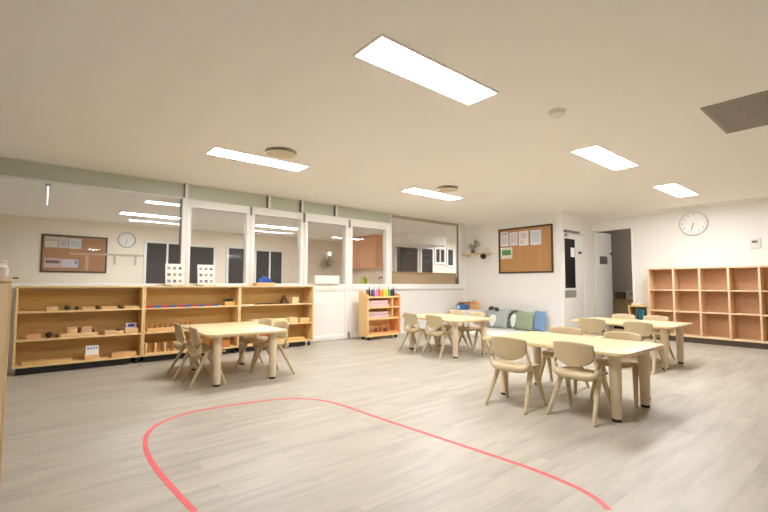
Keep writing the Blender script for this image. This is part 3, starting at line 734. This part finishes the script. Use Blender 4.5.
# ------------------------------------------------------------------ store room things
t = thing('storage_cabinet', 'wooden two door cabinet standing inside the dim doorway room', 'cabinet', (10.9, 3.55, 0))
B().box(0, .4, 0, .80, .05, .70, .002).build('body', colour('a98c66'), t)
for y in (.01, .405):
    dd = B().box(-.02, 0, y, y + .385, .07, .69, .003).build('door', colour('b29570'), t)
    B().box(-.032, -.02, y + (.34 if y < .1 else .03), y + (.352 if y < .1 else .042), .36, .46, .002).build('handle', colour('6d5b42'), dd)
B().box(-.03, .41, -.01, .81, .701, .725, .003).build('top_panel', colour('b09168'), t)
B().box(.02, .38, .02, .78, 0, .049).build('plinth', M['plinth'], t)
t = thing('printer_box', 'pale grey box on the cabinet inside the doorway room', 'box', (11.08, 3.86, .7255))
B().box(-.14, .14, -.24, .2, 0, .22, .006).build('box_body', colour('c9c2bb'), t); B().box(-.15, .15, -.25, .21, .22, .25, .006).build('lid', colour('aaa39c'), t)
B().box(-.142, -.14, -.05, .1, .09, .15).build('label_patch', colour('8d8780'), t)
t = thing('basket', 'dark basket beside the pale box in the doorway room', 'basket', (11.05, 4.2, .7255))
B().prism(rrect(.12, .1, .03), 0, .15, .006).build('basket_body', colour('6f5a4a'), t); B().prism(rrect(.125, .105, .03), .15, .165, .004).build('rim', colour('5b493b'), t)

t = thing('added_store_lamp', 'unseen round lamp added to brighten the room behind the doorway', 'lamp', (10.9, 3.6, H))  # unseen lamp, added so the store room is less dark
B().lathe([(.15, 0), (.15, -.02), (0, -.02)]).build('mount', WH, t)
B().lathe([(.14, -.02), (.13, -.05), (.08, -.075), (0, -.085)]).build('shade', emit('added store glow', (1, .96, .92), 15), t)
# ------------------------------------------------------------------ reading corner
t = thing('floor_mat', 'white padded mat on the floor under the cushions', 'mat', (7.58, 5.12, 0))
B().prism(rrect(.62, .78, .06), 0, .09, .02).build('pad', colour('f1efea', .8), t)
B().box(-.624, -.618, -.6, .6, .042, .048).build('seam', colour('d8d5cf'), t)
def cushion(w, h, th, y, label, hexc, x=8.02, z=.092, lean=14, tilt=0):
    t = thing('cushion', label, 'cushion', (x, y, z), 0, 'cushions on the mat'); n = 18
    def fn(sg):
        def f(u, v):
            k = max(0, (1 - u ** 4) * (1 - v ** 4)) ** .55
            pin = 1 - .06 * (1 - u * u) * abs(v) ** 3; pin2 = 1 - .06 * (1 - v * v) * abs(u) ** 3
            return (sg * th / 2 * k, u * w / 2 * pin2, h / 2 + v * h / 2 * pin)
        return f
    b = B().grid(fn(1), n, n).grid(fn(-1), n, n)
    q = Matrix.Rotation(math.radians(lean), 4, 'Y') @ Matrix.Rotation(math.radians(tilt), 4, 'X')
    bmesh.ops.remove_doubles(b.bm, verts=b.bm.verts, dist=.0005); b.bm.transform(q); bmesh.ops.recalc_face_normals(b.bm, faces=b.bm.faces)
    b.build('cushion_cover', colour(hexc, .9), t)
    return t, q
def leafshape(t, q, th, y, z0, hgt, wid, hexc, name):
    pts = []
    for k in range(20):
        a = 2 * PI * k / 20; zz = math.cos(a); pts.append((math.sin(a) * wid / 2 * (1 + .45 * zz), hgt / 2 * zz))
    P = Matrix(((0, 0, -1, 0), (1, 0, 0, 0), (0, 1, 0, 0), (0, 0, 0, 1)))
    B().prism(pts, 0, .016, .004, mat=q @ Matrix.Translation((-th / 2 + .004, y, z0)) @ P).build(name, colour(hexc, .9), t)
t, q = cushion(.56, .43, .16, 5.66, 'grey animal cushion with dark ears and a white leaf shape', 'aab0b0', x=7.93)
leafshape(t, q, .16, .05, .15, .28, .16, 'e8ebe6', 'white_leaf')
for yy, zz, rr_ in ((.22, .41, 70), (-.06, .385, -65)):
    b = B(); b.lathe([(0, 0), (.035, .02), (.05, .07), (.035, .12), (0, .14)], n=12, mat=Matrix.Rotation(math.radians(rr_), 4, 'X'))
    b.bm.transform(q @ Matrix.Translation((-.05, yy, zz))); b.build('ear', colour('47443f', .9), t)
t, q = cushion(.30, .42, .11, 5.29, 'olive grey cushion with a white leaf shape, second in the row', '8e9484', x=8.075, lean=13, tilt=3)
leafshape(t, q, .11, .0, .17, .30, .15, 'eceee8', 'white_leaf')
b = B(); b.tube([(-.05, .14, .20), (-.055, .11, .32), (-.05, .04, .38), (-.045, -.06, .40), (-.04, -.13, .385)], [.012, .022, .024, .022, .012], 10); b.bm.transform(q); b.build('dark_trim', colour('5d6253', .9), t)
cushion(.42, .42, .13, 4.985, 'plain sage green cushion between the olive and blue ones', '93a085', x=7.945, lean=16)
cushion(.25, .44, .12, 4.66, 'plain mid blue cushion at the right end of the row', '7796bd', x=8.02, lean=12)
t = thing('white_table', 'low white table in the corner under the wall shelf', 'table', (7.86, 6.38, 0))
B().prism(rrect(.34, .36, .04), .44, .47, .005).build('tabletop', WH, t)
B().box(-.30, .30, -.32, .32, .04, .439, .004).build('body', colour('ecebe8'), t)
for sx in (-1, 1):
    for sy in (-1, 1): B().lathe([(.02, 0), (.024, .04)], n=12).build('leg', WH, t, (sx * .26, sy * .28, 0))
t = thing('blue_crate', 'blue crate on the low white corner table', 'crate', (7.75, 6.46, .4705))
b = B(); b.box(-.08, .08, -.12, .12, 0, .01); b.box(-.08, .08, -.12, -.11, .01, .12); b.box(-.08, .08, .11, .12, .01, .12); b.box(-.08, -.07, -.11, .11, .01, .12); b.box(.07, .08, -.11, .11, .01, .12)
b.build('crate_body', colour('3d6ba6'), t); B().box(-.086, -.08, .02, .10, .02, .10).build('label_card', colour('e6e6f2'), t)
t = thing('wooden_rack', 'flat wooden rack behind the blue crate, left of it', 'rack', (8.0, 6.61, .4705))
for z in (.04, .15): B().box(-.12, .12, -.10, .10, z, z + .02, .002).build('rack_board', colour('b08a60'), t)
for y in (-.09, .09): B().box(-.11, .11, y - .01, y + .01, 0, .16).build('rack_side', colour('c9a47a'), t)
t = thing('wooden_house', 'small orange wooden toy house right of the blue crate', 'toy', (8.03, 6.33, .4705))
B().box(-.06, .06, -.09, .09, 0, .13, .003).build('house_body', colour('e2b27c'), t)
B().prism([(-.10, .13), (.10, .13), (0, .21)], -.065, .065, mat=Matrix(((0, 0, 1, 0), (1, 0, 0, 0), (0, 1, 0, 0), (0, 0, 0, 1)))).build('house_roof', colour('e59a60'), t)

# wall shelf in the corner with plant
t = thing('wall_shelf', 'small floating wooden shelf in the corner left of the pinboard', 'shelf', (XB - .001, 6.36, 1.80))
B().box(-.17, 0, -.42, .40, 0, .03, .003).build('shelf_board', colour('e3cba4'), t)
for y in (-.28, .28): B().box(-.12, -.002, y - .012, y + .012, -.07, -.0005, .003).build('bracket', colour('e6d6bb'), t)
t = thing('potted_plant', 'small potted plant with grey green leaves on the corner shelf', 'plant', (XB - .10, 6.46, 1.831))
B().lathe([(0, 0), (.04, 0), (.055, .075), (.05, .08), (.046, .07), (0, .068)], n=18).build('pot', colour('5f665d'), t)
b = B()
for k in range(17):
    a = R.uniform(0, 2 * PI); L = R.uniform(.12, .26); e = R.uniform(.5, 1.35)
    d = Vector((math.cos(a) * math.cos(e) * .7, math.sin(a) * math.cos(e), math.sin(e)))
    p = Vector((0, 0, .07)); tip = p + d * L
    b.tube([p, p + d * L * .7], .004, 5)
    s = Vector((0, 0, 1)).cross(d); s = s.normalized() if s.length > .01 else Vector((1, 0, 0))
    for w in (0.55, 1.0):
        c = p + d * L * w; b.tube([c - d * .035, c - d * .012 + s * .008, c + d * .02, c + d * .05], [.003, .021, .023, .002], 7, .35)
b.build('leaves', M['leaf'], t)
t = thing('wall_camera', 'small white wall device with a black round face under the shelf end', 'device', (XB - .001, 6.08, 1.80))
B().box(-.12, -.0, -.035, .035, .031, .14, .012).build('device_body', colour('efe6da'), t)
B().lathe([(0, -.03), (.05, -.025), (.07, 0), (.07, .03), (.06, .05), (0, .05)], n=24, mat=Matrix.Rotation(-PI / 2 - .3, 4, 'Y')).build('device_face', colour('2a221c', .25), t, (-.20, -.02, -.06))
B().tube([(-.185, -.02, -.05), (-.09, -.01, -.035), (-.0, 0, -.035)], .012, 8).build('mount_arm', colour('d9d0c4'), t)

# ------------------------------------------------------------------ floor tape line
P = [(.63, 1.85), (.599, 2.122), (.57, 2.477), (.553, 2.85), (.575, 3.2), (.655, 3.48), (.835, 3.68), (1.121, 3.752), (1.598, 3.698), (1.90, 3.56), (2.04, 3.36), (2.10, 3.10), (2.134, 2.622), (2.20, 1.94), (2.245, 1.438), (2.24, 1.17), (2.205, 1.005), (2.119, .883), (1.98, .80)]
def cat(p0, p1, p2, p3, t):
    return tuple(.5 * (2 * b + (c - a) * t + (2 * a - 5 * b + 4 * c - d) * t * t + (3 * b - a - 3 * c + d) * t ** 3) for a, b, c, d in zip(p0, p1, p2, p3))
pts = []
for i in range(1, len(P) - 2):
    for k in range(8): pts.append(Vector(cat(P[i - 1], P[i], P[i + 1], P[i + 2], k / 8)))
bm = bmesh.new(); prev = None
for i, p in enumerate(pts):
    d = (pts[min(i + 1, len(pts) - 1)] - pts[max(i - 1, 0)]).normalized(); n = Vector((-d.y, d.x)) * .0155
    row = [bm.verts.new((p.x + s * n.x, p.y + s * n.y, z)) for s, z in ((-1, .0001), (-1, .0012), (1, .0012), (1, .0001))]
    if prev:
        for k in range(4): bm.faces.new((prev[k], prev[(k + 1) % 4], row[(k + 1) % 4], row[k]))
    else: bm.faces.new(row)
    prev = row
bm.faces.new(prev[::-1]); bmesh.ops.recalc_face_normals(bm, faces=bm.faces)
b = B(); b.join(bm); tag(b.build('floor_tape', M['tape']), 'curved red tape line stuck on the grey plank floor', 'tape')

# ------------------------------------------------------------------ next room behind the glass
def farwin(i, x0, x1, z0, z1, y=YF, div=None):
    r = sroot('window_%d' % i); b = B(); f = .07
    b.box(x0 - f, x0, y - .05, y, z0, z1, .003); b.box(x1, x1 + f, y - .05, y, z0, z1, .003); b.box(x0 - f, x1 + f, y - .05, y, z1, z1 + f, .003); b.box(x0 - f, x1 + f, y - .05, y, z0 - f, z0, .003)
    for dx in div or []: b.box(x0 + dx - .025, x0 + dx + .025, y - .045, y, z0, z1)
    b.build('window_frame', WH, r)
    B().box(x0, x1, y - .02, y - .001, z0, z1).build('pane', M['darkglass'], r, smooth=False)
farwin(10, 2.13, 2.98, .95, 2.16, div=[.5])
farwin(11, 3.19, 3.86, .95, 2.12)
farwin(12, 4.30, 4.86, .95, 2.14)
farwin(13, 5.16, 6.02, .95, 2.10, div=[.45])
farwin(14, 8.72, 9.66, 1.0, 2.27, YK)
farwin(15, 9.86, 10.38, .5, 2.27, YK)
farwin(16, 10.56, 10.98, 1.84, 2.29, YK, div=[.21])
farwin(17, 11.17, 11.45, 1.75, 2.31, YK)
sbox('trim_8', colour('c5bdb0'), 1.2, 2.05, YF - .04, YF - .001, 1.78, 1.83)
sbox('trim_9', colour('c5bdb0'), 1.40, 1.44, YF - .03, YF - .001, 1.55, 1.78)
sbox('trim_10', colour('c5bdb0'), 1.86, 1.90, YF - .03, YF - .001, 1.55, 1.78)
t = thing('overhead_cupboard', 'orange timber overhead cupboard in the kitchen behind the glazed door', 'cupboard', (7.93, 9.98, 0))
B().box(.0, .365, .02, 1.9, 1.57, H - .002, .002).build('body', M['orange'], t)
for k in range(2):
    dd = B().box(-.02, -.001, .03 + k * .94, .96 + k * .94, 1.58, H - .03, .003).build('door', M['orange'], t)
    B().box(-.032, -.02, (.86 if k == 0 else 1.0), (.872 if k == 0 else 1.012), 1.62, 1.76).build('handle', colour('8d8a84', .3), dd)
t = thing('kitchen_bench', 'pale kitchen bench below the orange cupboard behind the glass', 'bench', (7.65, 9.3, 0))
B().box(.03, .64, .02, 2.6, .1, .96).build('body', colour('e8ddcf'), t); B().box(0, .645, 0, 2.62, .961, 1.0, .004).build('worktop', colour('efe6d6'), t); B().box(.06, .6, .03, 2.55, 0, .099).build('plinth', M['plinth'], t)
t = thing('green_kettle', 'lime green kettle on the kitchen bench behind the glazed door', 'kettle', (7.78, 10.45, 1.0005))
B().lathe([(0, 0), (.10, 0), (.115, .03), (.10, .2), (.07, .28), (0, .30)], n=24).build('kettle_body', colour('bcd24a'), t)
B().tube([(.0, -.09, .22), (0, -.17, .22), (0, -.18, .12), (0, -.10, .06)], .014, 8).build('handle', colour('8fa032'), t)
B().tube([(.0, .08, .16), (0, .15, .24)], [.03, .016], 10).build('spout', colour('b2c748'), t)
t = thing('sink_tap', 'grey tap by the kitchen sink behind the glazed door', 'tap', (8.0, 9.75, 1.0005))
B().tube([(0, 0, 0), (0, 0, .22), (-.06, 0, .28), (-.16, 0, .26), (-.17, 0, .20)], .018, 10).build('spout', colour('8c8a88', .3), t)
B().lathe([(0, 0), (.04, 0), (.035, .04), (0, .045)], n=16).build('base', colour('8c8a88', .3), t)
t = thing('serving_cupboard', 'tan low cupboard top seen just behind the fixed window', 'cupboard', (6.3, 7.25, 0))
B().box(0, 2.3, 0, .45, .06, 1.33, .004).build('body', M['tan'], t); B().box(-.02, 2.32, -.02, .47, 1.331, 1.36, .004).build('top_panel', colour('c9ac82'), t); B().box(.05, 2.25, .03, .42, 0, .059).build('plinth', M['plinth'], t)
bk = sroot('trim_11'); B().box(8.42, 10.15, 9.1, YK - .002, 2.31, H - .001, .03).build('bulkhead', M['ceil'], bk)
# leafy wall decoration
t = thing('leaf_decoration', 'grey leafy wall decoration seen through the white glazed door', 'decoration', (7.75, YF - .001, 1.80))
b = B()
for k in range(11):
    a = 2 * PI * k / 11 + .2; L = R.uniform(.25, .45); d = Vector((math.cos(a), 0, math.sin(a) * .75))
    p = Vector((0, -.03, 0)); b.tube([p, p + d * L * .5, p + d * L], [.012, .045, .004], 7, .4)
b.build('leaves', M['decal'], t); B().lathe([(0, 0), (.07, 0), (.06, .03), (0, .035)], n=16, mat=Matrix.Rotation(PI / 2, 4, 'X')).build('centre', colour('8b8570'), t)
t = thing('globe_lamp', 'small round white lamp above the leafy wall decoration', 'lamp', (7.80, YF - .001, 2.13))
B().lathe([(.04, 0), (.04, .05), (0, .05)], n=16, mat=Matrix.Rotation(PI / 2, 4, 'X')).build('mount', WH, t)
B().lathe([(.07 * math.sin(PI * i / 10), -.07 * math.cos(PI * i / 10)) for i in range(11)], n=20).build('globe', emit('globe glow', (1, .94, .84), 1.6), t, (0, -.11, 0))
t = thing('wall_socket', 'small dark wall socket right of the leafy decoration', 'socket', (8.296, 12.0, 1.62))
B().box(-.012, 0, -.05, .05, -.04, .04, .003).build('plate', colour('6a645c'), t); B().box(-.016, -.012, -.015, .015, -.015, .015).build('switch', colour('4f4a44'), t)
t = thing('exit_sign', 'hanging exit blade sign seen edge on behind the large left pane', 'sign', (.015, 8.23, H))
B().box(-.035, .035, -.20, .20, -.075, -.001, .004).build('housing', colour('bfbbb4'), t)
B().box(-.004, .004, -.19, .19, -.30, -.076).build('blade', emit('sign edge light', (.95, 1, .97), 4), t, smooth=False)
for s in (-1, 1): B().box(*sorted((s * .0045, s * .007)), -.175, .175, -.285, -.095).build('green_face', emit('green sign face %d' % s, (.15, .75, .55), 1.2), t, smooth=False)
for x, y, lb in ((1.27, 10.42, 'lit panel on the next room ceiling seen through the big left pane'), (4.3, 10.35, 'lit panel on the next room ceiling seen through the second glazed leaf'), (10.7, 8.5, 'unseen panel added to brighten the kitchen, beyond the right end of the fixed window')):  # the last panel is out of view, added to brighten the kitchen
    t = ceiling_light(x, y, lb); t['group'] = 'light panels in the next room'

# ------------------------------------------------------------------ camera
f, pitch, yaw, roll, cy = 414.3633, .0587, .8817, .0030, 259.5764
fw = Vector((math.cos(yaw) * math.cos(pitch), math.sin(yaw) * math.cos(pitch), math.sin(pitch)))
rt = Vector((math.sin(yaw), -math.cos(yaw), 0)); up = rt.cross(fw)
r2 = math.cos(roll) * rt + math.sin(roll) * up; u2 = -math.sin(roll) * rt + math.cos(roll) * up
cam = bpy.data.cameras.new('camera'); co_ = bpy.data.objects.new('camera', cam); COL.objects.link(co_)
mw = Matrix.Identity(4)
for i in range(3): mw[i][0], mw[i][1], mw[i][2] = r2[i], u2[i], -fw[i]
mw[0][3], mw[1][3], mw[2][3] = 0, 0, 1.0751
co_.matrix_world = mw
cam.sensor_width = 36; cam.lens = f / 768 * 36; cam.shift_y = (cy - 256) / 768; cam.clip_start = .05
S.camera = co_

# ------------------------------------------------------------------ world and view
w = bpy.data.worlds.new('night'); S.world = w; w.use_nodes = True
w.node_tree.nodes['Background'].inputs[0].default_value = (.02, .022, .03, 1); w.node_tree.nodes['Background'].inputs[1].default_value = 1
S.cycles.max_bounces = 10; S.cycles.diffuse_bounces = 7; S.cycles.glossy_bounces = 4; S.cycles.transparent_max_bounces = 12
S.cycles.sample_clamp_indirect = 8
S.view_settings.view_transform = 'Standard'; S.view_settings.look = 'None'; S.view_settings.gamma = 1; S.view_settings.use_curve_mapping = False
S.view_settings.exposure = 0
